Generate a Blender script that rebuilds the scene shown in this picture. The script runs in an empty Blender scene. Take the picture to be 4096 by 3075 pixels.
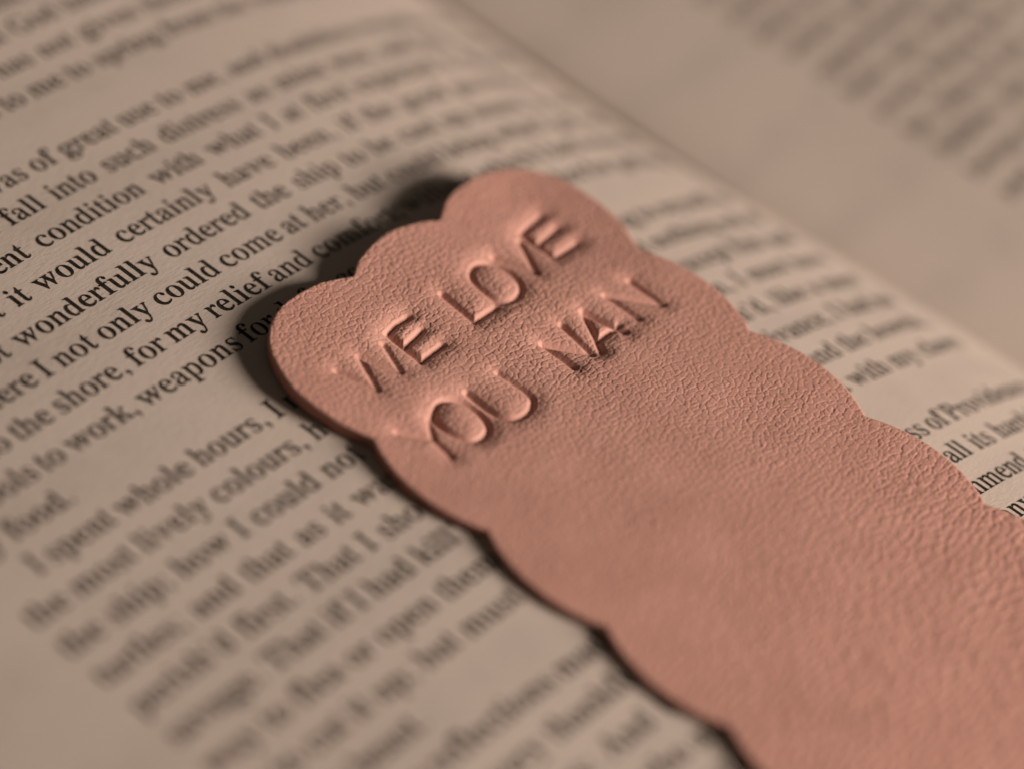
import bpy, math, random
import numpy as np
from mathutils import Matrix, Vector
from mathutils.geometry import tessellate_polygon

# ------------------------------------------------------------------ set-up
U = 0.0042                      # metres per line of print (all layout below is in lines)
scene = bpy.context.scene
C = scene.collection
random.seed(4)

# ---- camera: long close-up lens looking down over the open page
cam_d = bpy.data.cameras.new('camera')
cam_d.sensor_fit = 'HORIZONTAL'
cam_d.sensor_width = 36.0
cam_d.lens = 3.7014 * 36.0
cam_d.clip_start = 0.01
cam_d.clip_end = 20.0
cam = bpy.data.objects.new('camera', cam_d)
C.objects.link(cam)
RX = Vector((0.6636180, -0.7376861, 0.1242193))
RY = Vector((-0.4533217, -0.5286515, -0.7176538))
RZ = Vector((0.5950719, 0.4199367, -0.6852318))
EYE = Vector((-36.0858, -36.7678, 55.9011))
m = Matrix((RX, -RY, -RZ)).transposed().to_4x4()
m.translation = EYE * U
cam.matrix_world = m
cam_d.dof.use_dof = True
cam_d.dof.focus_distance = 82.0 * U
cam_d.dof.aperture_fstop = 7.6
cam_d.dof.aperture_blades = 0
scene.camera = cam

# ---- dim warm room
world = bpy.data.worlds.new('World')
scene.world = world
world.use_nodes = True
bg = world.node_tree.nodes['Background']
bg.inputs['Color'].default_value = (1.0, 0.80, 0.62, 1)
bg.inputs['Strength'].default_value = 0.038

# ---- one warm lamp, low, to the right of the book
LAZ, LEL, LDIST = math.radians(-67), math.radians(19.5), 0.85
aim = Vector((13, -1, 0)) * U
ld = Vector((math.cos(LEL) * math.cos(LAZ), math.cos(LEL) * math.sin(LAZ), math.sin(LEL)))
lamp_d = bpy.data.lights.new('reading_lamp_light', 'AREA')
lamp_d.shape = 'DISK'
lamp_d.size = 0.33
lamp_d.energy = 12.3
lamp_d.color = (1.0, 0.79, 0.67)
lamp = bpy.data.objects.new('reading_lamp_light', lamp_d)
lamp.location = aim + ld * LDIST
lamp.rotation_euler = (-ld).to_track_quat('-Z', 'Y').to_euler()
C.objects.link(lamp)

scene.view_settings.view_transform = 'Standard'
scene.view_settings.look = 'None'
scene.view_settings.exposure = 0.0
scene.view_settings.gamma = 1.0
scene.view_settings.use_curve_mapping = False

# ------------------------------------------------------------------ helpers
def mesh_obj(name, verts, faces, mat, parent=None, smooth=False):
    me = bpy.data.meshes.new(name)
    v = np.asarray(verts, dtype=np.float32) * U
    if isinstance(faces, np.ndarray):
        n = len(faces); k = faces.shape[1]
        me.vertices.add(len(v)); me.vertices.foreach_set('co', v.ravel())
        me.loops.add(n * k); me.loops.foreach_set('vertex_index', faces.astype(np.int32).ravel())
        me.polygons.add(n)
        me.polygons.foreach_set('loop_start', np.arange(0, n * k, k, dtype=np.int32))
        me.update(calc_edges=True)
    else:
        me.from_pydata([tuple(p) for p in v], [], faces)
        me.update()
    if smooth:
        me.polygons.foreach_set('use_smooth', np.ones(len(me.polygons), dtype=bool))
    me.materials.append(mat)
    o = bpy.data.objects.new(name, me)
    C.objects.link(o)
    if parent is not None:
        o.parent = parent
    return o

def thing(name, label, cat):
    o = bpy.data.objects.new(name, None)
    o.empty_display_size = 0.01
    C.objects.link(o)
    o['label'] = label
    o['category'] = cat
    return o

def new_mat(name):
    mt = bpy.data.materials.new(name)
    mt.use_nodes = True
    nt = mt.node_tree
    return mt, nt, nt.nodes['Principled BSDF']

def node(nt, kind, **kw):
    n = nt.nodes.new(kind)
    for k, v in kw.items():
        if k.startswith('i_'):
            n.inputs[k[2:].replace('_', ' ')].default_value = v
        else:
            setattr(n, k, v)
    return n

def coords(nt, scale):
    tc = node(nt, 'ShaderNodeTexCoord')
    mp = node(nt, 'ShaderNodeMapping')
    mp.inputs['Scale'].default_value = scale
    nt.links.new(tc.outputs['Object'], mp.inputs['Vector'])
    return mp.outputs['Vector']

def ramp(nt, fac, stops):
    r = node(nt, 'ShaderNodeValToRGB')
    e = r.color_ramp.elements
    while len(e) < len(stops):
        e.new(0.5)
    for el, (p, c) in zip(e, stops):
        el.position = p; el.color = (*c, 1)
    nt.links.new(fac, r.inputs['Fac'])
    return r.outputs['Color']

# ------------------------------------------------------------------ materials
def paper_material():
    mt, nt, b = new_mat('book_paper')
    L = nt.links
    big = node(nt, 'ShaderNodeTexNoise', i_Scale=60.0, i_Detail=3.0)
    L.new(coords(nt, (1, 1, 1)), big.inputs['Vector'])
    col = ramp(nt, big.outputs['Fac'], [(0.3, (0.672, 0.612, 0.550)), (0.7, (0.698, 0.638, 0.575))])
    # print on the back of the leaf shows through very faintly, line by line
    gh = node(nt, 'ShaderNodeTexNoise', i_Scale=1.0, i_Detail=1.0)
    L.new(coords(nt, (260, 240, 1)), gh.inputs['Vector'])
    ban = node(nt, 'ShaderNodeTexWave', wave_type='BANDS', bands_direction='Y', i_Scale=0.05 / (U * 1.0) * 2 * math.pi / math.pi, i_Distortion=0.0)
    L.new(coords(nt, (1, 1, 1)), ban.inputs['Vector'])
    gm = node(nt, 'ShaderNodeMath', operation='MULTIPLY')
    L.new(gh.outputs['Fac'], gm.inputs[0]); L.new(ban.outputs['Fac'], gm.inputs[1])
    dim = ramp(nt, gm.outputs[0], [(0.22, (1, 1, 1)), (0.6, (0.93, 0.935, 0.94))])
    mul = node(nt, 'ShaderNodeMix', data_type='RGBA', blend_type='MULTIPLY')
    mul.inputs['Factor'].default_value = 1.0
    L.new(col, mul.inputs[6]); L.new(dim, mul.inputs[7])
    L.new(mul.outputs[2], b.inputs['Base Color'])
    b.inputs['Roughness'].default_value = 0.85
    b.inputs['Specular IOR Level'].default_value = 0.18
    # pressed pulp: fibres run along the lines of print
    fib = node(nt, 'ShaderNodeTexNoise', i_Scale=1.0, i_Detail=3.0, i_Roughness=0.6)
    L.new(coords(nt, (900, 4200, 3000)), fib.inputs['Vector'])
    pulp = node(nt, 'ShaderNodeTexNoise', i_Scale=1600.0, i_Detail=4.0)
    L.new(coords(nt, (1, 1, 1)), pulp.inputs['Vector'])
    add = node(nt, 'ShaderNodeMath', operation='ADD')
    L.new(fib.outputs['Fac'], add.inputs[0]); L.new(pulp.outputs['Fac'], add.inputs[1])
    bmp = node(nt, 'ShaderNodeBump', i_Strength=0.42, i_Distance=0.00006)
    L.new(add.outputs[0], bmp.inputs['Height'])
    L.new(bmp.outputs['Normal'], b.inputs['Normal'])
    return mt

def ink_material():
    mt, nt, b = new_mat('printing_ink')
    L = nt.links
    n = node(nt, 'ShaderNodeTexNoise', i_Scale=2500.0, i_Detail=3.0)
    L.new(coords(nt, (1, 1, 1)), n.inputs['Vector'])
    L.new(ramp(nt, n.outputs['Fac'], [(0.35, (0.016, 0.014, 0.011)), (0.75, (0.050, 0.043, 0.034))]), b.inputs['Base Color'])
    b.inputs['Roughness'].default_value = 0.8
    b.inputs['Specular IOR Level'].default_value = 0.15
    return mt

def leather_material():
    mt, nt, b = new_mat('pink_tan_leather')
    L = nt.links
    n = node(nt, 'ShaderNodeTexNoise', i_Scale=180.0, i_Detail=4.0)
    L.new(coords(nt, (1, 1, 1)), n.inputs['Vector'])
    L.new(ramp(nt, n.outputs['Fac'], [(0.3, (0.605, 0.345, 0.285)), (0.7, (0.690, 0.402, 0.335))]), b.inputs['Base Color'])
    n2 = node(nt, 'ShaderNodeTexNoise', i_Scale=420.0, i_Detail=3.0)
    L.new(coords(nt, (1, 1, 1)), n2.inputs['Vector'])
    L.new(ramp(nt, n2.outputs['Fac'], [(0.3, (0.50,) * 3), (0.7, (0.66,) * 3)]), b.inputs['Roughness'])
    b.inputs['Specular IOR Level'].default_value = 0.22
    fine = node(nt, 'ShaderNodeTexNoise', i_Scale=4200.0, i_Detail=3.0)
    L.new(coords(nt, (1, 1, 1)), fine.inputs['Vector'])
    bmp = node(nt, 'ShaderNodeBump', i_Strength=0.30, i_Distance=0.00003)
    L.new(fine.outputs['Fac'], bmp.inputs['Height'])
    L.new(bmp.outputs['Normal'], b.inputs['Normal'])
    return mt

def edge_material():
    mt, nt, b = new_mat('cut_leather_edge')
    L = nt.links
    n = node(nt, 'ShaderNodeTexNoise', i_Scale=1500.0, i_Detail=4.0)
    L.new(coords(nt, (1, 1, 3)), n.inputs['Vector'])
    L.new(ramp(nt, n.outputs['Fac'], [(0.3, (0.40, 0.17, 0.125)), (0.7, (0.52, 0.24, 0.175))]), b.inputs['Base Color'])
    b.inputs['Roughness'].default_value = 0.85
    bmp = node(nt, 'ShaderNodeBump', i_Strength=0.5, i_Distance=0.0001)
    L.new(n.outputs['Fac'], bmp.inputs['Height']); L.new(bmp.outputs['Normal'], b.inputs['Normal'])
    return mt

def page_edge_material():
    mt, nt, b = new_mat('page_edges')
    L = nt.links
    n = node(nt, 'ShaderNodeTexNoise', i_Scale=1.0, i_Detail=2.0)
    L.new(coords(nt, (30, 30, 9000)), n.inputs['Vector'])
    L.new(ramp(nt, n.outputs['Fac'], [(0.35, (0.42, 0.36, 0.28)), (0.65, (0.66, 0.59, 0.49))]), b.inputs['Base Color'])
    b.inputs['Roughness'].default_value = 0.9
    return mt

def plain_material(name, c0, c1, scale, rough):
    mt, nt, b = new_mat(name)
    n = node(nt, 'ShaderNodeTexNoise', i_Scale=1.0, i_Detail=5.0)
    nt.links.new(coords(nt, scale), n.inputs['Vector'])
    nt.links.new(ramp(nt, n.outputs['Fac'], [(0.3, c0), (0.7, c1)]), b.inputs['Base Color'])
    b.inputs['Roughness'].default_value = rough
    return mt

PAPER, INK, LEATHER, EDGE, PEDGE = paper_material(), ink_material(), leather_material(), edge_material(), page_edge_material()
COVER = plain_material('book_cover_card', (0.10, 0.07, 0.05), (0.13, 0.09, 0.06), (60, 60, 60), 0.6)
WOOD = plain_material('table_wood', (0.10, 0.055, 0.03), (0.17, 0.10, 0.055), (4, 60, 60), 0.5)

# ------------------------------------------------------------------ the open book
EM, W = 0.83985, 28.935                 # type size and measure
WM = EM * W                             # text block width
# slope of the leaf along its width: flat, then rolling over into the gutter
KS = np.array([-5.0, 0.0, 4.86, 9.72, 14.58, 19.44, 21.87, 24.30, 25.1, 25.8, 26.6, 27.6, 29.2])
KT = np.array([8.0, 2.2, 0.5, -2.0, -6.3, -12.6, -18.6, -25.7, -33.0, -46.0, -63.0, -76.0, -82.0])
S_ = np.linspace(-5.0, 29.2, 1400)
T_ = np.radians(np.interp(S_, KS, KT))
_k = 29
T_ = np.convolve(np.concatenate([np.full(_k, T_[0]), T_, np.full(_k, T_[-1])]), np.ones(2 * _k + 1) / (2 * _k + 1), 'same')[_k:-_k]
_ds = S_[1] - S_[0]
X_ = np.concatenate([[0], np.cumsum(np.cos((T_[1:] + T_[:-1]) / 2))]) * _ds
Z_ = np.concatenate([[0], np.cumsum(np.sin((T_[1:] + T_[:-1]) / 2))]) * _ds
X_ -= np.interp(0, S_, X_); Z_ -= np.interp(0, S_, Z_)
S_LEFT, S_GUT = -4.4, 28.9
XG = float(np.interp(S_GUT, S_, X_)); ZG = float(np.interp(S_GUT, S_, Z_))
Y_TOP, Y_BOT = 23.0, -25.0

def cockle(x, y):
    """slow waviness of a read paperback leaf"""
    return (0.020 * np.sin(0.55 * x + 0.31 * y + 1.0) + 0.014 * np.sin(0.23 * x - 0.62 * y + 2.2)
            + 0.006 * np.sin(1.35 * x + 0.5 * y) + 0.005 * np.sin(0.4 * x + 1.5 * y + .7))

def profile(ks, kt, s0, s1):
    s = np.linspace(s0, s1, 1400); d = s[1] - s[0]
    t = np.radians(np.interp(s, ks, kt)); k = 14
    t = np.convolve(np.concatenate([np.full(k, t[0]), t, np.full(k, t[-1])]), np.ones(2 * k + 1) / (2 * k + 1), 'same')[k:-k]
    x = np.concatenate([[0], np.cumsum(np.cos((t[1:] + t[:-1]) / 2))]) * d
    z = np.concatenate([[0], np.cumsum(np.sin((t[1:] + t[:-1]) / 2))]) * d
    return s, t, x, z

# the facing page, measured out of the gutter: climbs steeply, then lies almost flat
RS_, RT_, RX_, RZ_ = profile([0, 0.5, 1.2, 2.2, 4.0, 8.0, 15, 34], [24, 15, 10, 9, 9, 8, 6, 2], 0.0, 34.0)
R_TEXT, R_END = 4.5, 33.0
XR, ZR = 25.75, -4.58

def surf(s, y, lift=0.0, right=False):
    """point of a leaf: s along the leaf, from the left text margin or, on the facing page, from the gutter"""
    s = np.asarray(s, float); y = np.asarray(y, float)
    if right:
        t = np.interp(s, RS_, RT_)
        x = np.interp(s, RS_, RX_); z = np.interp(s, RS_, RZ_)
        fade = np.clip(s / 5.0, 0, 1)
        x = XR + x; z = ZR + z
        z = z + cockle(x + 40, y) * fade
    else:
        t = np.interp(s, S_, T_)
        x = np.interp(s, S_, X_); z = np.interp(s, S_, Z_)
        fade = np.clip((S_GUT - s) / 5.0, 0, 1)
        # the leaf pulls deeper into the binding towards its head
        g = np.clip((s - 13.0) / 11.3, 0, 1.25)
        q = np.clip((y + 9.0) / 14.0, 0, 1)
        z = z - 0.55 * q * q * (3 - 2 * q) * g ** 2
        z = z + cockle(x, y) * fade
    return np.stack([x - lift * np.sin(t), y + 0 * x, z + lift * np.cos(t)], -1)

book = thing('open_book', 'open paperback novel of cream pages with black serif print under the leather bookmark', 'book')

def leaf(right):
    ss = np.concatenate([np.arange(0, 6, 0.12), np.arange(6, R_END, 0.35), [R_END]]) if right else np.concatenate([np.arange(S_LEFT, 19, 0.35), np.arange(19, S_GUT, 0.12), [S_GUT]])
    yy = np.linspace(Y_BOT, Y_TOP, 110)
    P = surf(ss[:, None] + 0 * yy[None], yy[None] + 0 * ss[:, None], 0.0, right)
    ns, ny = len(ss), len(yy)
    i, j = np.meshgrid(np.arange(ns - 1), np.arange(ny - 1), indexing='ij')
    a = (i * ny + j).ravel()
    q = np.stack([a, a + ny, a + ny + 1, a + 1], 1)
    o = mesh_obj('page', P.reshape(-1, 3), np.ascontiguousarray(q), PAPER, book, True)
    o['label'] = 'facing page rising out of the gutter, out of focus' if right else 'printed page that the bookmark lies on'
    # the leaves underneath: a solid block following the same curve
    sb = np.concatenate([np.arange(0, 6, 0.4), np.arange(6, R_END, 1.2), [R_END]]) if right else np.concatenate([np.arange(S_LEFT, 24, 1.2), np.arange(24, S_GUT, 0.4), [S_GUT]])
    zb = ZG - 1.9
    V, F = [], []
    rows = np.linspace(Y_BOT, Y_TOP, 33)
    n, r = len(sb), len(rows)
    for y in rows:
        top = surf(sb, np.full(n, y), -0.05, right)
        top[:, 2] -= 0.10
        V += [tuple(p) for p in top]
    tops = r * n
    for y in (Y_BOT, Y_TOP):
        low = surf(sb, np.full(n, y), -0.05, right); low[:, 2] = zb
        V += [tuple(p) for p in low]
    l0, l1 = tops, tops + n
    e = (r - 1) * n
    for k in range(n - 1):
        for q in range(r - 1):
            F.append((q * n + k, q * n + k + 1, (q + 1) * n + k + 1, (q + 1) * n + k))
        F += [(l0 + k, l1 + k, l1 + k + 1, l0 + k + 1), (k, l0 + k, l0 + k + 1, k + 1), (e + k, e + k + 1, l1 + k + 1, l1 + k)]
    F.append(tuple([q * n for q in range(r)] + [l1, l0]))
    F.append(tuple([l0 + n - 1, l1 + n - 1] + [q * n + n - 1 for q in range(r - 1, -1, -1)]))
    mesh_obj('page_block', V, F, PEDGE, book)
    return o

page_l = leaf(False)
page_r = leaf(True)
zc = ZG - 1.91
x0, x1 = float(np.interp(S_LEFT, S_, X_)) - 0.6, XR + float(np.interp(R_END, RS_, RX_)) + 0.6
def box(a, b):
    V = [(x, y, z) for x in (a[0], b[0]) for y in (a[1], b[1]) for z in (a[2], b[2])]
    F = [(0, 1, 3, 2), (4, 6, 7, 5), (0, 4, 5, 1), (2, 3, 7, 6), (0, 2, 6, 4), (1, 5, 7, 3)]
    return V, F
V, F = box((x0, Y_BOT - 0.5, zc - 0.12), (x1, Y_TOP + 0.5, zc))
mesh_obj('cover', V, F, COVER, book)
ZT = zc - 0.13
V, F = box((-110, -110, ZT - 6), (150, 110, ZT))
table = mesh_obj('table_top', V, F, WOOD)
table['kind'] = 'structure'
table['label'] = 'dark wooden table top under the open book'

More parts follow.
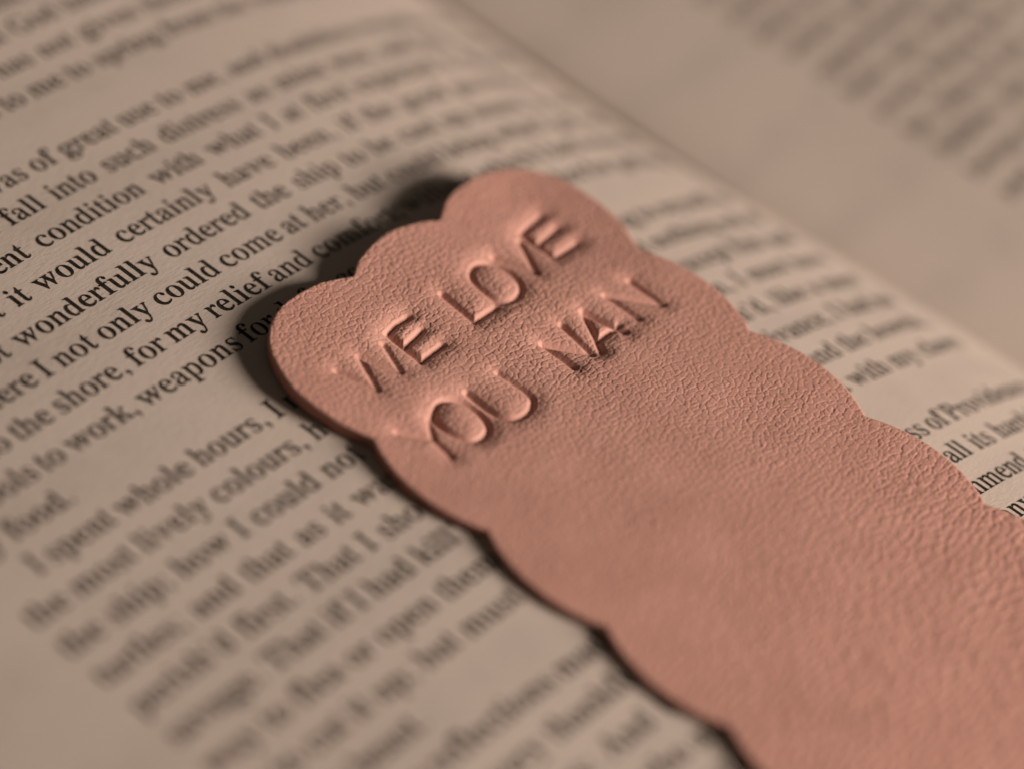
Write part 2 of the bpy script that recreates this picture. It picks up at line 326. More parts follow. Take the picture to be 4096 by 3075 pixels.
# ------------------------------------------------------------------ print: letter outlines in 1/1000 em
GLYPHS = """\
! 221,45 210,77 183,97 149,97 122,77 111,45 122,13 149,-7 183,-7 210,13/140,180 190,180 230,620 200,680 130,680 100,620
' 125,675 175,660 195,615 190,555 155,485 90,435 83,450 125,495 145,555 125,570 90,575 60,605 65,650 90,672
, 125,100 175,85 195,40 190,-20 155,-90 90,-140 83,-125 125,-80 145,-20 125,-5 90,0 60,30 65,75 90,97
- 40,195 290,195 290,257 40,257
. 180,45 169,77 142,97 108,97 81,77 70,45 81,13 108,-7 142,-7 169,13
: 195,45 184,77 157,97 123,97 96,77 85,45 96,13 123,-7 157,-7 184,13/195,400 184,432 157,452 123,452 96,432 85,400 96,368 123,348 157,348 184,368
; 140,100 190,85 210,40 205,-20 170,-90 105,-140 98,-125 140,-80 160,-20 140,-5 105,0 75,30 80,75 105,97/195,400 184,432 157,452 123,452 96,432 85,400 96,368 123,348 157,348 184,368
A 7,1 15,9 15,18 7,26 46,38 82,62 90,102 132,199 163,242 169,287 244,463 280,505 309,571 336,672 348,692 364,691 377,671 401,583 614,107 644,60 681,35 712,26 704,18 704,9 712,1 591,5 382,1 391,9 391,18 382,26 433,34 452,41 473,52 484,68 477,95 438,188 426,201 177,198 139,102 127,55 162,34 212,26 205,18 205,9 214,1/194,239 409,237 407,262 323,455 316,466 295,478
B 18,1 27,9 27,17 19,25 52,30 92,47 112,62 122,83 125,549 122,594 114,615 69,645 18,654 26,661 26,670 17,677 246,673 332,678 429,670 499,649 548,618 576,576 586,522 580,478 562,441 526,407 489,389 424,368 502,345 555,319 592,285 609,252 620,196 617,161 605,121 578,77 555,55 518,34 455,10 410,2 310,0 138,5/262,373 341,380 391,392 433,436 445,458 452,514 445,574 429,601 384,635 348,645 313,645 273,634 257,619 253,582 253,398/334,36 360,37 402,49 437,72 459,98 468,116 476,160 475,223 471,251 459,275 443,294 401,330 329,343 263,346 253,320 255,72 261,62 280,48 309,38
C 366,-15 328,-13 267,0 198,32 148,75 93,150 62,225 49,300 50,389 62,454 74,488 107,550 148,603 199,645 260,676 332,691 398,691 460,679 540,650 567,645 589,653 608,692 626,692 629,670 613,635 613,623 629,518 631,482 626,460 609,460 603,468 564,558 547,585 463,641 408,658 379,660 315,647 261,609 211,533 189,442 182,337 190,227 217,142 266,82 326,46 398,35 422,36 484,52 538,80 580,115 619,156 617,149 621,142 640,132 632,114 603,79 553,37 497,8 466,-1 435,-10
D 24,1 32,9 32,17 24,25 66,33 88,43 110,61 117,75 120,557 111,615 73,641 16,654 24,661 24,670 16,677 391,674 452,663 504,644 547,618 584,587 615,549 640,506 657,456 668,401 672,339 658,218 612,118 552,58 460,15 332,0 236,5/323,36 360,39 424,63 452,83 485,118 501,143 517,183 527,240 534,341 526,451 499,537 451,597 393,633 324,645 287,640 257,625 246,604 243,573 245,77 249,65 267,49 297,38
F 16,1 24,9 24,17 16,25 47,32 85,49 103,64 112,86 115,558 106,611 70,637 15,654 22,661 22,670 14,677 539,675 533,666 533,642 549,559 547,477 530,477 493,589 482,602 449,620 393,636 307,642 269,638 245,628 234,618 231,392 241,366 307,373 350,387 370,417 398,515 416,515 419,504 418,422 403,352 419,270 420,199 416,177 400,177 370,283 351,314 330,323 259,334 240,335 232,321 231,120 238,71 252,54 280,39 351,25 344,17 344,9 352,1 218,5
G 382,-15 301,-8 232,15 175,51 150,73 108,125 90,155 67,214 51,299 51,381 67,464 96,532 149,603 199,646 259,676 328,691 397,692 462,680 565,645 584,654 606,692 619,691 626,670 611,634 611,623 627,517 629,482 624,459 607,459 602,466 568,546 546,584 453,644 399,659 381,660 317,647 262,610 217,546 209,523 192,455 184,339 191,236 203,176 221,135 244,99 270,70 327,32 358,22 392,19 432,22 471,40 494,60 507,81 509,190 503,230 485,247 462,260 394,271 394,295 521,290 718,294 714,283 717,272 664,260 643,248 628,231 623,191 624,43 486,-5
H 16,1 24,9 24,17 16,25 47,30 83,46 107,66 111,82 114,295 107,354 114,400 114,564 106,613 71,638 16,654 20,670 15,677 124,673 331,677 326,670 330,654 288,646 265,636 240,620 233,602 230,385 235,370 260,368 487,370 493,385 492,578 488,611 476,626 451,640 393,654 397,670 392,677 707,677 702,670 706,654 661,643 627,625 612,600 609,564 609,400 616,354 609,295 612,84 620,63 638,48 675,31 705,25 697,17 697,9 705,1 393,1 401,9 401,17 394,25 449,39 479,58 487,72 493,120 493,317 487,332 260,334 236,332 230,317 233,82 238,66 261,46 298,30 329,25 322,17 322,9 330,1 222,5
I 12,1 20,9 20,17 13,25 54,36 88,54 103,71 107,86 109,576 106,609 99,621 57,646 11,654 15,670 11,677 116,673 319,677 314,670 318,654 287,649 253,637 231,621 222,601 220,115 222,82 229,64 268,39 318,25 311,9 319,1 214,5
L 16,1 25,9 25,17 17,25 49,30 87,46 111,66 116,82 119,564 111,614 62,645 16,654 21,670 16,677 129,673 358,677 353,670 357,654 290,643 254,622 244,603 240,123 244,77 252,62 270,52 323,41 413,47 477,66 516,87 530,101 553,136 597,229 621,230 605,138 570,24 573,3
M 14,1 22,9 22,17 15,25 70,40 101,60 103,66 97,90 98,557 99,569 114,593 111,613 97,627 58,646 16,654 23,661 23,670 15,677 245,674 243,665 414,243 426,221 445,209 594,580 628,622 646,665 644,674 871,677 863,670 863,661 870,654 818,637 782,612 775,563 777,83 783,62 800,47 831,32 869,25 862,17 862,9 870,1 761,5 560,1 568,9 568,17 562,25 602,34 635,50 651,64 657,84 660,559 656,582 643,596 492,220 453,167 427,101 409,22 397,2 383,2 371,22 349,111 172,548 160,570 140,581 142,89 137,63 147,51 170,37 229,25 221,17 221,9 229,1 122,5
N 599,-14 582,3 518,98 181,505 172,515 146,524 144,509 150,485 148,59 164,45 188,34 236,25 228,17 228,9 237,1 123,5 21,1 29,9 29,17 22,25 71,34 104,53 108,60 104,97 104,495 122,543 123,566 122,579 77,620 45,645 22,654 29,661 29,670 21,677 217,674 218,666 547,267 556,257 582,248 584,263 578,287 578,582 582,618 577,625 544,643 490,654 495,670 490,677 605,673 707,677 699,670 699,661 707,654 648,640 621,619 625,598 624,278 606,231 605,149 622,8 616,-14
O 358,-16 286,-8 230,12 188,38 140,83 96,145 70,201 52,272 47,339 52,406 70,477 105,547 151,607 209,654 256,676 308,690 364,694 427,688 492,666 534,641 581,596 625,535 651,479 670,407 675,339 670,272 651,201 616,130 569,70 512,24 465,2 414,-12/363,18 422,31 471,68 513,132 537,223 543,339 536,454 526,502 510,544 489,580 441,631 387,657 357,660 298,647 249,609 208,546 183,455 177,339 184,225 194,176 211,134 232,99 280,47 334,21
P 15,1 23,9 23,17 16,25 58,35 99,60 108,82 111,120 108,599 103,613 80,632 58,644 17,654 24,661 24,670 16,677 122,673 339,676 400,667 462,641 490,618 512,589 532,536 534,462 524,424 503,383 461,343 403,317 323,306 232,308 225,294 224,120 231,66 264,40 319,25 312,17 312,9 320,1 216,5/232,340 294,343 336,354 370,375 385,390 402,421 410,490 401,570 377,606 329,636 269,640 238,627 226,613 224,366
S 64,-14 61,8 71,32 71,44 55,163 54,211 58,234 78,234 84,225 114,124 137,79 198,41 223,30 251,24 302,23 356,42 395,81 415,133 409,176 386,206 361,225 179,323 135,360 109,392 88,443 80,517 84,560 106,615 130,645 161,669 219,690 263,694 314,690 434,658 454,666 467,693 481,692 484,671 474,648 490,533 486,476 470,476 464,486 438,556 415,599 356,639 309,658 257,661 209,645 184,624 166,598 156,551 165,516 192,487 241,456 398,379 432,356 468,318 489,278 501,216 499,150 480,88 456,53 423,24 357,-5 303,-14 234,-13 107,22 91,15 77,-15
T 131,1 139,9 139,17 131,25 193,38 227,60 238,81 241,132 233,192 238,311 233,406 241,502 240,621 227,646 212,645 154,638 95,613 80,602 64,582 29,474 11,474 6,496 7,553 24,644 24,667 18,675 590,675 584,667 584,644 601,552 602,495 597,473 581,473 576,482 564,534 545,584 505,619 452,638 377,646 365,621 364,502 372,406 367,323 372,192 364,132 367,80 372,65 398,44 424,33 475,25 467,17 467,9 475,1 350,5
W 265,-14 253,7 229,122 54,600 38,622 17,637 -1,646 -32,653 -27,670 -33,677 89,673 273,677 268,670 272,653 241,649 208,635 193,620 192,602 204,554 314,249 320,238 341,225 352,239 355,261 433,448 469,490 485,525 450,614 403,643 354,654 358,670 353,677 486,673 681,677 676,670 680,654 636,647 619,639 599,629 590,607 711,268 716,257 738,244 748,258 750,281 862,615 863,624 848,637 822,648 787,654 791,670 786,677 879,674 972,677 967,670 972,654 942,642 904,614 905,588 789,257 755,213 726,134 700,7 688,-15 670,-15 658,6 630,129 515,439 510,450 488,463 477,449 474,427 396,239 354,185 318,96 296,6 284,-14
Y 189,1 198,9 198,17 189,25 251,40 290,66 298,120 298,267 104,597 89,612 48,639 9,652 11,669 6,677 153,673 349,677 344,669 349,653 312,651 288,644 255,627 251,613 388,354 395,344 417,333 429,345 436,366 560,560 584,616 584,624 547,645 494,652 498,669 492,677 592,674 716,677 711,669 716,653 678,639 628,603 625,584 609,553 474,343 430,304 428,120 436,66 475,40 538,25 530,17 530,9 538,1 419,5
a 333,-10 297,0 287,12 277,45 263,55 208,11 148,-6 119,-8 77,2 57,20 43,46 36,77 37,118 46,148 67,181 135,235 211,268 268,281 274,294 274,359 265,396 236,428 215,437 190,440 168,439 140,429 122,404 140,351 138,326 127,304 110,291 95,289 79,292 68,300 58,313 51,341 58,389 78,421 127,461 169,471 208,474 275,465 329,436 355,395 365,353 367,313 368,68 373,58 391,51 404,51 420,61 417,53 423,35 370,-2/194,50 218,57 274,92 275,229 274,241 265,255 219,238 189,218 164,193 140,153 133,116 142,75 158,60
b 59,-16 54,7 71,66 70,596 68,617 59,633 7,655 10,666 6,677 176,675 171,666 172,427 182,412 200,421 209,436 231,453 281,471 309,472 345,467 391,442 426,400 451,342 463,273 460,190 449,138 426,85 390,36 356,8 299,-12 241,-13 191,6 141,45 123,39 82,-3/253,21 273,23 305,39 332,72 355,147 362,238 355,323 335,375 307,403 291,411 255,417 230,411 187,390 175,371 171,348 171,102 175,72 213,34 230,24
c 236,-12 193,-7 155,8 105,48 79,83 58,125 46,172 41,223 45,278 58,328 72,358 93,392 125,426 188,463 239,474 295,474 359,452 388,428 406,399 411,383 411,355 406,337 392,318 380,311 346,311 325,331 318,349 315,404 298,429 274,440 258,442 225,435 198,416 174,384 157,338 149,279 149,237 162,166 192,111 224,83 260,64 286,58 335,59 378,75 419,106 420,100 436,90 406,52 369,23 316,0 283,-9
d 186,-13 152,-7 108,18 73,63 56,101 39,168 36,219 39,277 57,352 75,393 98,426 127,451 159,467 195,473 220,471 266,453 285,438 293,423 311,414 320,429 320,609 316,620 299,636 273,649 241,655 244,666 240,677 425,675 420,666 421,92 423,75 436,59 480,42 475,24 482,17 427,17 381,10 341,1 308,-13 321,37 320,48 306,61 293,50 286,32 266,11 242,-3 215,-11/231,42 257,49 305,82 321,112 318,371 307,390 296,397 254,415 234,418 201,412 186,403 162,373 142,308 137,228 143,141 160,86 184,57 199,48
e 227,-12 165,0 130,19 100,47 75,83 56,127 44,177 39,234 44,287 55,334 74,377 98,412 129,441 166,462 232,474 298,465 324,453 366,415 395,363 405,320 407,258 415,250 160,249 153,236 157,180 175,127 206,90 249,68 298,62 345,73 366,86 407,127 406,119 423,108 422,99 397,64 360,29 318,6 274,-8/161,283 305,285 315,309 310,365 299,400 274,431 239,442 214,436 192,420 172,393 157,353 150,303 151,295
f 25,1 34,8 34,16 26,23 55,30 93,51 101,92 100,400 93,415 30,414 35,432 31,460 95,459 101,473 103,556 108,582 129,627 164,660 209,683 238,690 298,691 336,678 366,660 393,624 398,583 384,549 365,536 352,534 330,538 314,552 305,573 305,590 320,638 306,654 292,659 260,657 234,641 218,610 212,569 211,474 217,459 315,461 308,442 315,413 217,415 211,400 214,65 233,44 254,33 308,23 300,16 300,8 309,1 199,5
g 222,-209 148,-205 92,-190 54,-167 31,-141 25,-126 23,-111 28,-93 42,-78 77,-53 109,-38 74,-11 57,10 49,45 57,84 85,117 137,157 157,164 116,187 85,213 64,242 51,276 46,316 55,367 70,396 105,432 153,459 193,471 240,474 289,470 357,449 486,451 473,431 477,410 485,401 402,400 427,343 432,286 419,241 392,204 354,175 305,157 179,154 170,149 138,99 138,92 148,82 167,74 354,65 396,56 427,44 448,27 460,5 477,-82 472,-107 445,-150 392,-183 317,-202/240,185 278,196 306,223 323,267 326,314 316,398 278,431 240,443 202,431 171,398 157,362 153,314 163,247 189,199 211,189/245,-173 304,-170 349,-161 381,-146 402,-125 413,-98 409,-71 380,-54 334,-48 139,-46 126,-52 99,-108 101,-119 116,-138 141,-154 174,-166
h 19,1 26,8 26,16 19,23 41,29 72,50 80,83 79,606 73,626 66,634 20,656 23,667 20,677 179,675 175,666 176,409 184,394 201,403 214,425 238,446 265,461 295,466 321,469 359,463 387,445 407,415 419,371 425,60 446,38 482,23 475,16 475,8 482,1 409,5 269,1 277,8 277,16 270,23 298,33 314,44 326,61 328,323 325,359 315,386 298,399 267,405 234,395 188,366 175,351 177,60 196,38 232,23 225,16 225,8 233,1 162,5
i 142,544 123,547 101,564 91,582 85,614 91,647 101,665 123,682 142,685 160,682 182,665 192,647 198,614 195,592 182,564 159,547/21,1 29,8 29,16 21,23 47,30 80,50 88,83 86,401 75,419 24,438 33,445 33,454 25,461 200,459 194,450 194,71 200,51 208,44 257,23 249,16 249,8 257,1 180,5
j 141,546 123,549 103,566 93,584 88,616 93,649 103,667 124,684 141,687 158,684 180,667 190,649 195,616 190,584 180,566 158,549/41,-209 0,-204 -45,-171 -64,-145 -74,-104 -70,-76 -56,-57 -38,-48 -10,-53 8,-74 13,-98 -3,-150 9,-167 34,-174 56,-170 73,-158 89,-132 95,-112 99,-56 98,393 82,418 56,432 26,439 29,450 25,461 203,459 198,450 198,-32 191,-94 172,-142 141,-177 99,-200
k 19,1 27,8 27,16 19,23 45,30 77,50 85,83 84,605 80,627 73,635 23,655 31,662 32,670 24,677 191,675 186,666 186,263 197,247 226,256 275,307 295,344 346,406 349,414 346,423 337,429 291,437 295,454 290,461 487,461 479,454 479,445 487,438 447,428 396,400 327,326 306,311 312,289 450,87 485,50 531,23 523,16 523,8 532,1 398,5 299,1 307,8 307,16 300,23 335,31 346,38 354,52 259,192 229,222 187,202 186,71 192,51 200,44 247,23 239,16 239,8 248,1 94,5
l 20,1 29,8 29,16 21,23 46,30 80,50 87,83 86,616 83,626 67,640 24,655 27,666 23,677 198,675 193,666 193,71 199,51 206,44 255,23 247,16 247,8 256,1 178,5
m 20,1 28,8 28,16 20,23 44,29 76,50 84,83 82,400 61,423 21,439 24,450 21,461 188,459 183,451 183,417 184,405 194,391 211,400 224,423 249,445 277,460 332,469 364,466 390,456 409,440 432,398 448,386 462,396 475,420 501,443 531,459 563,466 591,469 631,463 659,445 675,422 693,371 697,315 699,60 720,38 758,23 750,16 750,8 758,1 682,5 537,1 545,8 545,16 537,23 575,38 596,61 598,312 596,353 584,386 566,399 533,405 501,396 486,386 441,354 439,341 441,61 452,44 499,23 491,16 491,8 499,1 424,5 281,1 289,8 289,16 281,23 319,38 340,61 342,323 339,359 329,385 310,399 277,405 243,395 204,371 184,351 185,61 196,44 242,23 234,16 234,8 242,1 177,5
n 19,1 26,8 26,16 19,23 41,29 72,50 80,83 79,389 74,409 66,417 43,432 21,439 27,450 24,460 180,459 175,451 176,409 190,395 221,432 265,461 321,469 359,463 387,445 407,415 419,371 425,60 446,38 482,23 475,16 475,8 482,1 409,5 269,1 277,8 277,16 270,23 298,33 314,44 326,61 328,323 325,359 315,386 298,399 267,405 234,395 188,366 175,351 177,60 196,38 232,23 225,16 225,8 233,1 162,5
o 251,-15 175,-3 135,19 102,49 75,85 56,129 43,177 39,229 43,283 56,331 75,374 102,411 135,441 175,462 250,474 325,462 365,441 398,412 424,376 444,333 457,284 461,229 457,175 444,126 424,83 398,47 366,18 326,-3/251,17 267,19 295,32 325,66 344,130 350,229 345,321 328,383 318,404 293,430 267,443 251,445 234,443 206,430 182,404 172,383 156,320 151,230 156,139 164,97 177,66 207,32 235,19
p 18,-206 22,-196 19,-185 42,-178 78,-151 82,-95 80,394 71,416 21,440 25,451 21,461 178,459 173,450 173,415 182,389 200,398 209,421 230,445 255,461 283,471 313,473 363,461 391,441 425,396 442,358 458,289 462,238 458,183 442,109 425,68 402,34 375,9 326,-12 282,-12 258,-5 235,8 215,25 207,41 191,51 180,37 179,-101 183,-139 193,-156 217,-172 263,-184 255,-191 255,-199 263,-206 92,-202/264,42 296,48 311,57 336,87 354,143 361,230 356,315 340,370 317,399 302,408 268,414 236,404 199,375 180,351 179,338 180,101 192,78 202,70 247,44
q 241,-206 246,-199 242,-184 289,-174 316,-158 324,-149 328,-124 326,31 317,46 299,37 290,22 260,3 219,-11 192,-12 140,-1 98,30 66,78 50,118 41,164 38,243 53,323 72,370 97,408 128,440 165,462 209,474 259,473 309,455 357,415 375,422 416,464 437,475 444,453 428,395 429,-136 435,-157 443,-164 467,-178 493,-184 489,-199 493,-206 417,-202/245,44 271,49 313,70 325,89 328,112 325,379 287,426 269,436 246,439 228,437 196,421 170,390 156,358 144,308 139,232 145,144 164,89 192,59 209,50
r 9,1 16,8 16,16 9,23 31,30 59,50 66,83 64,402 54,420 12,438 19,445 19,454 12,461 158,459 153,451 153,397 154,386 166,372 178,383 183,402 195,417 253,460 281,469 311,462 329,441 336,409 333,367 318,342 307,336 288,338 253,380 224,388 210,383 170,350 160,321 158,70 161,58 176,42 200,30 232,23 225,8 232,1 145,5
s 204,-15 153,-7 94,15 75,10 60,-12 47,-11 53,32 41,100 45,156 62,156 67,149 101,64 157,28 203,23 236,33 259,55 271,87 266,120 256,135 219,160 132,208 102,230 81,255 64,296 63,374 77,414 88,432 111,453 140,468 203,474 292,452 307,456 319,474 329,473 322,442 335,386 332,331 316,331 279,408 230,436 202,441 170,435 142,412 130,386 132,359 149,336 271,268 299,246 319,223 334,179 340,114 338,89 322,46 293,13 275,1 246,-10
t 151,-9 106,1 89,19 77,46 70,106 70,403 63,417 25,417 33,425 36,450 102,527 161,629 171,629 178,597 162,485 167,459 251,460 245,439 253,417 168,418 162,403 164,89 178,68 209,59 231,68 259,110 276,98 261,58 239,26 180,-5
u 172,-10 141,-6 117,4 105,14 87,45 73,115 70,395 67,405 52,422 11,439 18,450 15,460 176,457 169,450 170,99 177,81 190,66 208,57 235,52 267,60 302,80 323,97 324,110 322,397 318,407 301,423 257,439 256,461 426,459 421,450 423,80 433,62 483,44 478,27 485,20 421,18 383,11 344,2 311,-13 324,39 323,49 314,63 297,54 286,34 247,5 216,-5
v 243,-13 230,7 204,107 86,383 63,412 36,430 12,438 21,445 21,454 12,461 183,457 267,461 263,450 266,439 219,429 206,422 196,406 278,202 284,192 304,179 312,192 317,214 396,411 386,427 337,439 341,450 337,461 485,460 481,451 488,440 454,422 439,408 353,196 317,153 302,120 289,86 271,7 259,-13
w 217,-13 204,7 180,108 63,396 44,415 8,436 19,454 9,459 162,457 234,461 229,454 234,438 185,422 179,417 179,401 255,209 261,199 281,186 290,199 295,221 329,296 359,327 371,350 349,407 313,433 287,440 291,451 287,461 381,457 524,461 515,454 515,445 523,438 475,421 467,411 466,400 522,231 527,220 547,207 558,220 562,242 632,415 623,428 582,439 582,462 712,460 708,451 715,440 684,424 673,411 668,384 597,218 555,164 532,109 506,7 494,-13 479,-13 468,8 439,146 391,283 371,296 359,283 356,260 326,194 290,152 267,97 245,7 233,-13
x 8,1 12,11 8,21 83,64 161,166 209,203 87,384 60,409 9,436 15,454 6,461 188,457 259,461 255,450 258,439 223,431 200,412 264,314 284,303 298,314 374,420 350,434 317,439 321,450 317,461 484,461 480,452 483,442 409,399 390,369 338,309 290,274 427,72 464,39 493,23 487,12 491,2 315,5 245,1 254,8 254,16 246,23 272,27 304,40 308,53 235,163 214,173 202,162 124,51 125,40 134,32 179,22 180,1
y 96,-204 61,-196 42,-183 27,-163 19,-139 19,-115 36,-82 47,-70 60,-64 91,-69 112,-96 117,-137 133,-146 157,-146 183,-123 204,-94 236,-7 211,92 85,384 76,399 46,423 28,434 8,438 14,437 16,445 8,461 118,457 266,461 261,454 266,438 214,426 198,416 196,407 280,197 286,186 306,174 315,187 318,209 379,365 393,415 387,425 375,431 336,438 340,454 335,461 484,461 479,454 483,438 462,430 438,411 358,196 318,142 297,87 273,-25 227,-126 197,-169 174,-187 122,-202
z 20,2 26,11 21,20 24,31 66,81 254,394 262,416 263,429 193,428 151,424 117,413 90,394 56,323 37,323 34,345 36,380 55,438 57,450 51,459 415,459 406,452 411,434 408,424 376,383 191,71 179,36 285,41 337,59 361,77 403,159 424,159 420,91 398,23 397,12 403,3
"""

def glyph_mesh():
    out = {}
    for ln in GLYPHS.strip('\n').split('\n'):
        c, body = ln[0], ln[2:]
        cs = [[Vector((float(a.split(',')[0]) / 1000, float(a.split(',')[1]) / 1000, 0)) for a in k.split()] for k in body.split('/')]
        def area(P):
            return 0.5 * sum(p.x * q.y - p.y * q.x for p, q in zip(P, P[1:] + P[:1]))
        def inside(p, P):
            r = False
            for a, b in zip(P, P[1:] + P[:1]):
                if (a.y > p.y) != (b.y > p.y) and p.x < (b.x - a.x) * (p.y - a.y) / (b.y - a.y) + a.x:
                    r = not r
            return r
        outer = [P for P in cs if not any(Q is not P and inside(P[0], Q) for Q in cs)]
        V, F = [], []
        for P in outer:
            holes = [Q for Q in cs if Q is not P and inside(Q[0], P)]
            flat = [v for L in [P] + holes for v in L]
            base = len(V)
            V += [(v.x, v.y) for v in flat]
            for t in tessellate_polygon([P] + holes):
                a, b, d = (flat[i] for i in t)
                cr = (b.x - a.x) * (d.y - a.y) - (b.y - a.y) * (d.x - a.x)
                if abs(cr) < 1e-9:
                    continue
                F.append(tuple(base + i for i in (t if cr > 0 else t[::-1])))
        out[c] = (np.array(V), np.array(F, int))
    return out

GM = glyph_mesh()
def wid(w):
    return sum(TW[c] for c in w) / 1000.0

def set_line(text, line, off=0.0, right=False, shift=0.0, parent=None):
    x = 0.0; just = True
    if text[0] == '>':
        text = text[1:]; x = 1.2
    if text[-1] == '|':
        text = text[:-1]; just = False
    ws = text.split()
    sp = (W - x - sum(map(wid, ws))) / (len(ws) - 1) if just else 0.25
    V, F, n = [], [], 0
    rr = random.Random(line * 7 + right)
    for w in ws:
        xo = x + off * (1 - x / W)
        for c in w:
            gv, gf = GM[c]
            q = gv.copy()
            q[:, 0] += xo; q *= EM
            V.append(q); F.append(gf + n); n += len(q)
            xo += TW[c] / 1000
        x += wid(w) + sp
    V = np.concatenate(V); F = np.concatenate(F)
    y = 14.0 - line + V[:, 1]
    if right:
        s = R_TEXT + V[:, 0]
    else:
        s = V[:, 0]
    P = surf(s, y, 0.010, right)
    o = mesh_obj('text_line', P, F, INK, parent)
    return o

TW = dict(a=444, b=500, c=444, d=500, e=444, f=333, g=500, h=500, i=278, j=278, k=500, l=278, m=778, n=500, o=500, p=500, q=500, r=333, s=389, t=278, u=500, v=500, w=722, x=500, y=500, z=444,
          A=722, B=667, C=667, D=722, E=611, F=556, G=722, H=722, I=333, J=389, K=722, L=611, M=889, N=722, O=722, P=556, R=667, S=556, T=611, U=722, V=722, W=944, Y=722)
TW.update({'.': 250, ',': 250, ';': 278, ':': 278, "'": 250, '!': 333, '-': 333})

LEFT = {
 -2: "to consider what I enjoy'd, rather than what I wanted; and this gave me",
 -1: "sometimes such secret comforts, that I cannot express them; and which",
 0: "I take notice of here, to put those discontented people in mind of it,",
 1: "who cannot enjoy comfortably what God hath given them; because they",
 2: "see and covet something that he has not given them: All our discontents",
 3: "about what we want, appeared to me to spring from the want of thankful-",
 4: "ness for what we have.|",
 5: ">Another reflection was of great use to me, and doubtless would be so",
 6: "to any one that should fall into such distress as mine was; and this was",
 7: "to compare my present condition with what I at first expected it should",
 8: "be; nay, with what it would certainly have been, if the good providence",
 9: "of God had not wonderfully ordered the ship to be cast up nearer to the",
 10: "shore, where I not only could come at her, but could bring what I got out",
 11: "of her to the shore, for my relief and comfort; without which I had wanted",
 12: "for tools to work, weapons for defence, or gun-powder and shot for getting",
 13: "my food.|",
 14: ">I spent whole hours, I may say whole days, in representing to myself in",
 15: "the most lively colours, how I must have acted, if I had got nothing out of",
 16: "the ship; how I could not have so much as got any food, except fish and",
 17: "turtles; and that as it was long before I found any of them, I must have",
 18: "perish'd first. That I should have lived, if I had not perish'd, like a meer",
 19: "savage. That if I had kill'd a goat, or a fowl, by any contrivance, I had no",
 20: "way to flea or open them, or part the flesh from the skin, and the bowels,",
 21: "or to cut it up; but must gnaw it with my teeth, and pull it with my claws",
 22: "like a beast.|",
 23: ">These reflections made me very sensible of the goodness of Providence",
 24: "to me, and very thankful for my present condition, with all its hardships",
 25: "and misfortunes: And this part also I cannot but recommend to the re-",
 26: "flection of those, who are apt in their misery to say, Is any affliction like",
 27: "mine! Let them consider how much worse the cases of some people are,",
 28: "and their case might have been, if Providence had thought fit.|",
 29: ">I had another reflection which assisted me also to comfort my mind with",
 30: "hopes; and this was, comparing my present condition with what I had",
}
OFF = {5: .717, 6: -.446, 7: -.739, 8: -.946, 9: -.348, 10: .666, 11: .472, 12: .257}
for k, t in LEFT.items():
    set_line(t, k, OFF.get(k, 0.0), False, parent=page_l)

RIGHT = """deserved, and had therefore reason to expect from the hand of Providence. I had lived a dreadful life, perfectly
destitute of the knowledge and fear of God. I had been well instructed by father and mother; neither had they been wanting
to me, in their early endeavours, to infuse a religious awe of God into my mind, a sense of my duty, and of what the nature
and end of my being required of me. But alas! falling early into the seafaring life, which of all the lives is the most
destitute of the fear of God, though his terrors are always before them; I say, falling early into the seafaring life, and
into seafaring company, all that little sense of religion which I had entertained, was laughed out of me by my mess-mates,
by a hardened despising of dangers, and the views of death, which grew habitual to me, by my long absence from all manner
of opportunities to converse with any thing but what was like my self, or to hear any thing that was good, or tended towards
it. So void was I of every thing that was good, or of the least sense of what I was, or was to be, that in the greatest
deliverances I enjoy'd, such as my escape from Sallee, my being taken up by the Portuguese master of the ship, my being
planted so well in the Brasils, my receiving the cargo from home, and the like; I never had once the word Thank God, so much
as on my mind, or in my mouth; nor in the greatest distress, had I so much as a thought to pray to him.""".split()
k, cur = 0, []
for w in RIGHT:
    if cur and sum(map(wid, cur)) + wid(w) + 0.25 * len(cur) > W + 0.15:
        set_line(' '.join(cur), k, 0.0, True, parent=page_r)
        k += 1; cur = []
    cur.append(w)
    if any(ch not in TW for ch in w):
        raise ValueError(w)

# ------------------------------------------------------------------ the bookmark
TILT = math.tan(math.radians(1.0))
TH = 0.31
def plane_z(x):
    return 0.235 - TILT * (x - 13.0)

def droop(x, y):
    """the far corner of the bookmark hangs a little towards the gutter, the head curls up"""
    a = np.clip((x - 14.0) / 4.0, 0, 1); b = np.clip((y + 3.0) / 5.0, 0, 1)
    c = np.clip((12.5 - x) / 4.0, 0, 1); e = np.clip((y + 4.5) / 5.5, 0, 1)
    return 0.26 * a * a * (3 - 2 * a) * b * b * (3 - 2 * b) - 0.06 * c * c * (3 - 2 * c) * e * e * (3 - 2 * e) - 0.20 * np.clip((y + 4.0) / 6.5, 0, 1.2) ** 1.7

def settle(P):
    """place a traced point on the drooping sheet"""
    P = np.asarray(P, float); q = P.copy()
    for _ in range(6):
        q = P + droop(q[:, 0], q[:, 1])[:, None] * np.array([0.868, 0.613])
    return q

def catmull(P, n=14):
    P = [np.array(p, float) for p in P]
    P = [2 * P[0] - P[1]] + P + [2 * P[-1] - P[-2]]
    out = []
    for i in range(1, len(P) - 2):
        for k in range(n):
            t = k / n
            out.append(0.5 * ((2 * P[i]) + (-P[i - 1] + P[i + 1]) * t + (2 * P[i - 1] - 5 * P[i] + 4 * P[i + 1] - P[i + 2]) * t * t
                              + (-P[i - 1] + 3 * P[i] - 3 * P[i + 1] + P[i + 2]) * t ** 3))
    return out

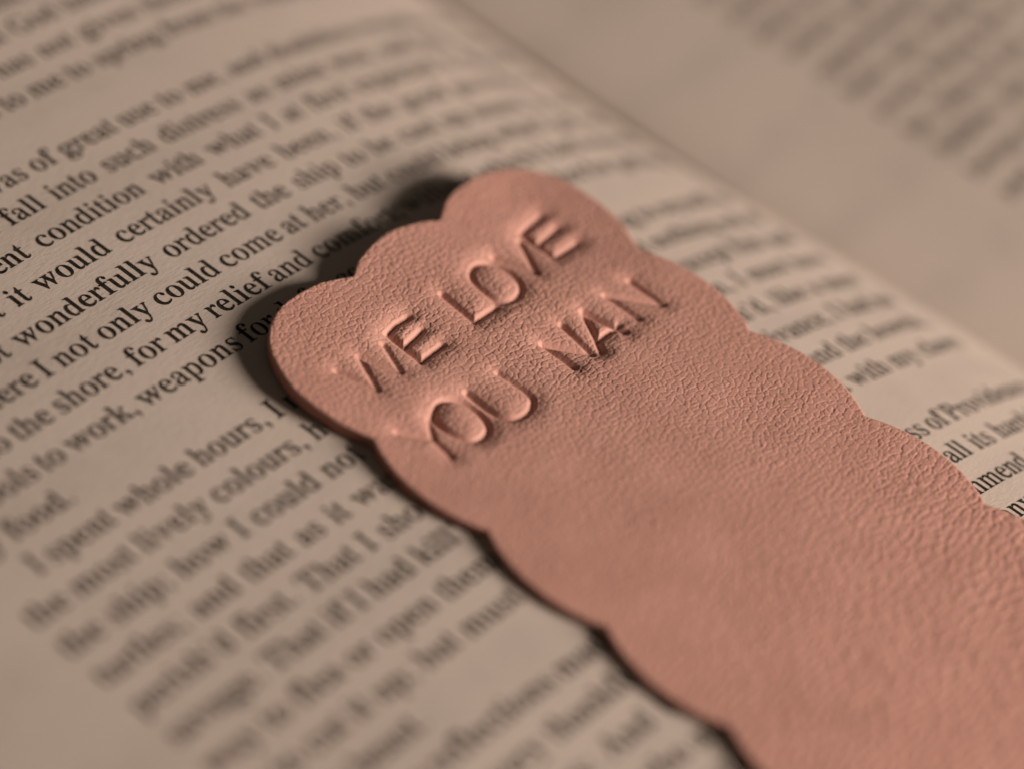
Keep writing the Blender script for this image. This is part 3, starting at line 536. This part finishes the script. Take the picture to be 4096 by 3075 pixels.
def bulge(a, b, sag, n=26):
    a, b = np.array(a, float), np.array(b, float)
    d = b - a; L = np.linalg.norm(d); nrm = np.array([-d[1], d[0]]) / L     # left of travel = outwards (clockwise walk)
    r = (L * L / 4 + sag * sag) / (2 * sag)
    c = (a + b) / 2 + nrm * (sag - r)
    a0 = math.atan2(*(a - c)[::-1]); a1 = math.atan2(*(b - c)[::-1])
    if a1 > a0: a1 -= 2 * math.pi
    return [c + r * np.array([math.cos(t), math.sin(t)]) for t in np.linspace(a0, a1, n, endpoint=False)]

LN = [(8.74 - 0.17 * k, -1.83 - 3.40 * k) for k in range(6)]
RN = [(17.81 - 0.14 * k, -1.54 - 3.39 * k) for k in range(6)]
T1, T2 = (12.12, 1.95), (14.98, 2.01)
out = []
out += catmull([LN[0], (8.52, -0.86), (8.57, 0.40), (9.13, 1.58), (10.07, 2.22), (11.25, 2.28), T1])
out += catmull([T1, (12.72, 2.27), (13.77, 2.46), (14.64, 2.23), T2])
out += catmull([T2, (15.80, 2.44), (16.95, 2.50), (17.92, 1.95), (18.34, 0.85), (18.25, -0.53), RN[0]])
for k in range(5):
    out += bulge(RN[k], RN[k + 1], 0.44)
B1, B2 = (14.3, -22.2), (11.4, -22.1)
out += catmull([RN[5], (17.62, -19.5), (17.62, -20.9), (16.9, -22.2), (15.8, -22.8), B1])
out += catmull([B1, (13.6, -22.6), (12.1, -22.55), B2])
out += catmull([B2, (10.2, -22.8), (8.7, -22.1), (7.7, -20.8), (7.55, -19.6), LN[5]])
for k in range(5, 0, -1):
    out += bulge(LN[k], LN[k - 1], 0.39)
OUT = settle(np.array(out))

def boundary(P):
    """signed distance (inside > 0) and nearest outline point"""
    A = OUT; B = np.roll(OUT, -1, 0)
    D = B - A; LL = (D ** 2).sum(1)
    best = np.full(len(P), 1e9); near = np.zeros_like(P)
    cross = np.zeros(len(P), bool)
    for a, d, l, b in zip(A, D, LL, B):
        t = np.clip(((P - a) @ d) / l, 0, 1)
        q = a + t[:, None] * d
        e = ((P - q) ** 2).sum(1)
        m = e < best
        best[m] = e[m]; near[m] = q[m]
        c = (a[1] > P[:, 1]) != (b[1] > P[:, 1])
        if c.any():
            xs = a[0] + (P[:, 1] - a[1]) / (d[1] if d[1] else 1e-12) * d[0]
            cross ^= c & (P[:, 0] < xs)
    return np.where(cross, 1, -1) * np.sqrt(best), near

LETTERS = [
 ('W', 0.8, [[(9.68, 0.08), (9.94, -0.86), (10.37, 0.08), (10.72, -0.8), (11.07, 0.02)]]),
 ('E', 1.15, [[(12.12, 0.27), (11.78, 0.28), (11.4, 0.21), (11.35, -0.33), (11.33, -0.87), (12.04, -0.82)], [(11.35, -0.33), (12.04, -0.21)]]),
 ('L', 1.1, [[(13.25, 0.3), (13.15, -0.76), (13.86, -0.75)]]),
 ('O', 1.0, [[(14.29, 0.39), (14.54, 0.47), (14.8, 0.4), (14.95, 0.17), (14.97, -0.22), (14.85, -0.59), (14.58, -0.8), (14.26, -0.82), (14.06, -0.65), (14.02, -0.39), (14.06, -0.01), (14.14, 0.23), (14.29, 0.39)]]),
 ('V', 1.1, [[(15.08, 0.41), (15.42, -0.56), (15.93, 0.4)]]),
 ('E', 1.1, [[(16.94, 0.66), (16.17, 0.56), (16.12, 0.04), (16.12, -0.48), (16.89, -0.49)], [(16.12, 0.04), (16.93, 0.14)]]),
 ('Y', 0.85, [[(9.32, -2.03), (9.75, -2.67), (9.66, -3.27)], [(10.14, -2.18), (9.75, -2.67)]]),
 ('O', 1.1, [[(10.29, -2.16), (10.61, -2.0), (10.92, -2.04), (11.1, -2.29), (11.13, -2.66), (11.02, -3.03), (10.83, -3.25), (10.53, -3.31), (10.29, -3.15), (10.19, -2.79), (10.19, -2.45), (10.29, -2.16)]]),
 ('U', 0.9, [[(11.37, -2.16), (11.34, -2.83), (11.37, -3.14), (11.52, -3.37), (11.88, -3.43), (12.21, -3.29), (12.35, -3.02), (12.31, -2.21)]]),
 ('N', 1.15, [[(13.77, -3.14), (13.77, -2.21), (14.4, -3.09), (14.57, -2.07)]]),
 ('A', 1.25, [[(14.64, -3.18), (15.27, -2.07), (15.49, -3.12)], [(14.83, -2.91), (15.54, -2.89)]]),
 ('N', 0.95, [[(16.04, -3.02), (16.05, -2.06), (16.82, -3.09), (16.83, -2.11)]]),
]

def hash2(ix, iy, k):
    h = (ix.astype(np.int64) * 374761393 + iy.astype(np.int64) * 668265263 + k * 1274126177) & 0xffffffff
    h = ((h ^ (h >> 13)) * 1274126177) & 0xffffffff
    h = h ^ (h >> 16)
    return (h & 0xffffff) / float(0x1000000)

def vnoise(x, y, k=0):
    ix, iy = np.floor(x), np.floor(y)
    fx, fy = x - ix, y - iy
    fx = fx * fx * (3 - 2 * fx); fy = fy * fy * (3 - 2 * fy)
    h = lambda a, b: hash2(ix + a, iy + b, k)
    return (h(0, 0) * (1 - fx) + h(1, 0) * fx) * (1 - fy) + (h(0, 1) * (1 - fx) + h(1, 1) * fx) * fy

def worley(x, y, k):
    ix, iy = np.floor(x), np.floor(y)
    f1 = np.full(x.shape, 9.0); f2 = np.full(x.shape, 9.0); idv = np.zeros(x.shape)
    for a in (-1, 0, 1):
        for b in (-1, 0, 1):
            cx, cy = ix + a, iy + b
            px = cx + 0.1 + 0.8 * hash2(cx, cy, k); py = cy + 0.1 + 0.8 * hash2(cx, cy, k + 7)
            d = np.hypot(px - x, py - y)
            n1 = d < f1
            f2 = np.where(n1, f1, np.minimum(f2, d))
            idv = np.where(n1, hash2(cx, cy, k + 13), idv)
            f1 = np.where(n1, d, f1)
    return f1, f2, idv

def grain(x, y):
    """pebbled leather: domed cells parted by creases, at two sizes"""
    wx = x + 0.10 * (vnoise(x * 4, y * 4, 1) - .5) + 0.05 * (vnoise(x * 11, y * 11, 2) - .5)
    wy = y + 0.10 * (vnoise(x * 4, y * 4, 3) - .5) + 0.05 * (vnoise(x * 11, y * 11, 4) - .5)
    f1, f2, i1 = worley(wx / 0.165, wy / 0.155, 11)
    big = 1 - np.exp(-(f2 - f1) / 0.12)
    g1, g2, i2 = worley(wx / 0.072, wy / 0.070, 29)
    small = 1 - np.exp(-(g2 - g1) / 0.22)
    amp = (0.75 + 0.5 * vnoise(x * 0.8, y * 0.8, 21)) * (1.0 + 0.35 * np.clip((y + 5.0) / 4.0, 0, 1))
    # long draw creases across the strap of the bookmark
    c1, c2, i3 = worley((wx + 0.35 * wy) / 0.62, (wy - 0.15 * wx) / 0.21, 43)
    crease = (1 - np.exp(-(c2 - c1) / 0.14) - 1) * 0.022 * np.clip((-7.0 - y) / 7.0, 0, 1)
    return crease + amp * (GA * (big - 1) + GB * (small - 1) + GA * 0.35 * (i1 - .5) * big + GB * 0.5 * (i2 - .5) * small)

GA, GB = 0.0120, 0.0045

def seg_dist(P, st):
    d = np.full(len(P), 9.0)
    for a, b in zip(st[:-1], st[1:]):
        a, b = np.array(a), np.array(b)
        v = b - a
        t = np.clip(((P - a) @ v) / (v @ v), 0, 1)
        d = np.minimum(d, np.hypot(*(P - a - t[:, None] * v).T))
    return d

def smooth_path(st, letter):
    if letter in 'OU':
        return [tuple(p) for p in catmull(st, 5)] + [st[-1]]
    return st

def build_bookmark():
    root = thing('bookmark', 'scalloped pink tan leather bookmark stamped WE LOVE YOU NAN lying on the printed page', 'bookmark')
    xs = np.arange(7.2, 19.0, 0.0185)
    ys = np.concatenate([np.arange(-23.2, -17.0, 0.11), np.arange(-17.0, -12.0, 0.034), np.arange(-12.0, 3.0, 0.0185)])
    nx, ny = len(xs), len(ys)
    gx, gy = np.meshgrid(xs, ys, indexing='ij')
    P = np.stack([gx.ravel(), gy.ravel()], 1)
    # cheap distance: exact only near the outline
    cg = np.stack(np.meshgrid(np.arange(7.0, 19.4, 0.2), np.arange(-23.6, 3.2, 0.2), indexing='ij'), -1)
    cd, _ = boundary(cg.reshape(-1, 2)); cd = cd.reshape(cg.shape[:2])
    ci = np.clip(np.rint((P[:, 0] - 7.0) / 0.2).astype(int), 0, cd.shape[0] - 1)
    cj = np.clip(np.rint((P[:, 1] + 23.6) / 0.2).astype(int), 0, cd.shape[1] - 1)
    sd = cd[ci, cj].copy()
    nearm = np.abs(sd) < 0.5
    dn, nq = boundary(P[nearm])
    sd[nearm] = dn
    near = P.copy(); near[nearm] = nq
    inside = sd > 0
    I = inside.reshape(nx, ny)
    cell = I[:-1, :-1] | I[1:, :-1] | I[:-1, 1:] | I[1:, 1:]
    i, j = np.nonzero(cell)
    a = i * ny + j
    Q = np.stack([a, a + ny, a + ny + 1, a + 1], 1)
    used = np.unique(Q)
    remap = np.full(nx * ny, -1); remap[used] = np.arange(len(used))
    Q = remap[Q]
    pos = np.where(inside[used][:, None], P[used], near[used])
    d = np.where(inside[used], sd[used], 0.0)
    x, y = pos[:, 0], pos[:, 1]
    z = plane_z(x) - droop(x, y)
    # hand-cut blank is not perfectly flat
    z = z + 0.012 * (vnoise(x * 0.35 + 5, y * 0.35 + 40, 51) - .5) + 0.006 * (vnoise(x * 0.9, y * 0.9 + 40, 52) - .5)
    # rounded rim
    rr = 0.075
    t = np.clip(d / rr, 0, 1)
    z = z - rr * 0.75 * (1 - np.sqrt(1 - (1 - t) ** 2))
    owner = np.full(len(x), -1)
    owd = np.full(len(x), 9.0)
    press = np.zeros(len(x))
    relax = np.ones(len(x))
    for k, (ch, dep, strokes) in enumerate(LETTERS):
        strokes = [[tuple(p) for p in settle(s)] for s in strokes]
        allp = np.array([p for s in strokes for p in s])
        lo, hi = allp.min(0) - 0.9, allp.max(0) + 0.9
        sel = np.nonzero((x > lo[0]) & (x < hi[0]) & (y > lo[1]) & (y < hi[1]))[0]
        pp = pos[sel]
        wob = np.stack([vnoise(pp[:, 0] * 7, pp[:, 1] * 7, 70 + k) - .5, vnoise(pp[:, 0] * 7, pp[:, 1] * 7, 90 + k) - .5], 1) * 0.008
        dd = np.full(len(sel), 9.0)
        for s in strokes:
            dd = np.minimum(dd, seg_dist(pp + wob, smooth_path(s, ch)))
        w = 0.118
        core = np.clip((w - dd) / (w - 0.015), 0, 1) ** 1.15                      # bite of the steel stamp
        soft = np.exp(-(dd / 0.26) ** 2)                              # leather drawn down round it
        uneven = 0.85 + 0.3 * vnoise(pp[:, 0] * 1.7, pp[:, 1] * 1.7, 33)
        press[sel] += dep * uneven * (PD * core + PS * soft)
        relax[sel] = np.minimum(relax[sel], 1 - 0.6 * np.exp(-(dd / 0.13) ** 2))
        m = (dd < w) & (dd < owd[sel])
        owner[sel[m]] = k; owd[sel[m]] = dd[m]
    z = z - press + grain(x, y) * np.clip(d / 0.05, 0, 1) * relax
    V = np.stack([x, y, z], 1)
    # normals of the whole sheet, so that the stamped letters join it without a seam
    v4 = V[Q]
    fn = np.cross(v4[:, 2] - v4[:, 0], v4[:, 3] - v4[:, 1])
    N = np.zeros_like(V)
    for c in range(4):
        for ax in range(3):
            N[:, ax] += np.bincount(Q[:, c], fn[:, ax], len(V))
    N /= np.linalg.norm(N, axis=1)[:, None] + 1e-12
    fo = owner[Q]
    fown = np.where((fo >= 0).all(1), fo[:, 0], -1)

    def sheet(name, mask, parent):
        q = Q[mask]
        u = np.unique(q)
        rm = np.full(len(V), -1); rm[u] = np.arange(len(u))
        o = mesh_obj(name, V[u], rm[q], LEATHER, parent, True)
        o.data.normals_split_custom_set_from_vertices(N[u].tolist())
        return o
    face = sheet('leather_face', fown < 0, root)
    for k, (ch, dep, strokes) in enumerate(LETTERS):
        o = sheet('stamped_letter', fown == k, face)
        o['label'] = 'letter %s pressed into the leather' % ch
    # cut edge and underside
    def edges(A, B): return np.stack([A, B], 1)
    E = np.concatenate([edges(Q[:, k], Q[:, (k + 1) % 4]) for k in range(4)])
    E = E[E[:, 0] != E[:, 1]]
    key = np.minimum(E[:, 0], E[:, 1]) * len(V) + np.maximum(E[:, 0], E[:, 1])
    uq, inv, cnt = np.unique(key, return_inverse=True, return_counts=True)
    B = E[cnt[inv] == 1]
    bv = np.unique(B); rm = np.full(len(V), -1); rm[bv] = np.arange(len(bv)); nb = len(bv)
    base = V[bv].copy(); base[:, 2] = plane_z(base[:, 0]) - droop(base[:, 0], base[:, 1]) - TH
    mid = V[bv].copy(); mid[:, 2] = 0.5 * (V[bv][:, 2] + base[:, 2])
    sv = np.concatenate([V[bv], mid, base])
    b0, b1 = rm[B[:, 0]], rm[B[:, 1]]
    fq = np.concatenate([np.stack([b1, b0, b0 + nb, b1 + nb], 1), np.stack([b1 + nb, b0 + nb, b0 + 2 * nb, b1 + 2 * nb], 1)])
    mesh_obj('cut_edge', sv, fq, EDGE, root, True)
    ov = [(p[0], p[1], plane_z(p[0]) - float(droop(p[0], p[1])) - TH) for p in OUT]
    mesh_obj('underside', ov, [tuple(range(len(ov)))], EDGE, root)
    return root

PD, PS = 0.074, 0.064
build_bookmark()
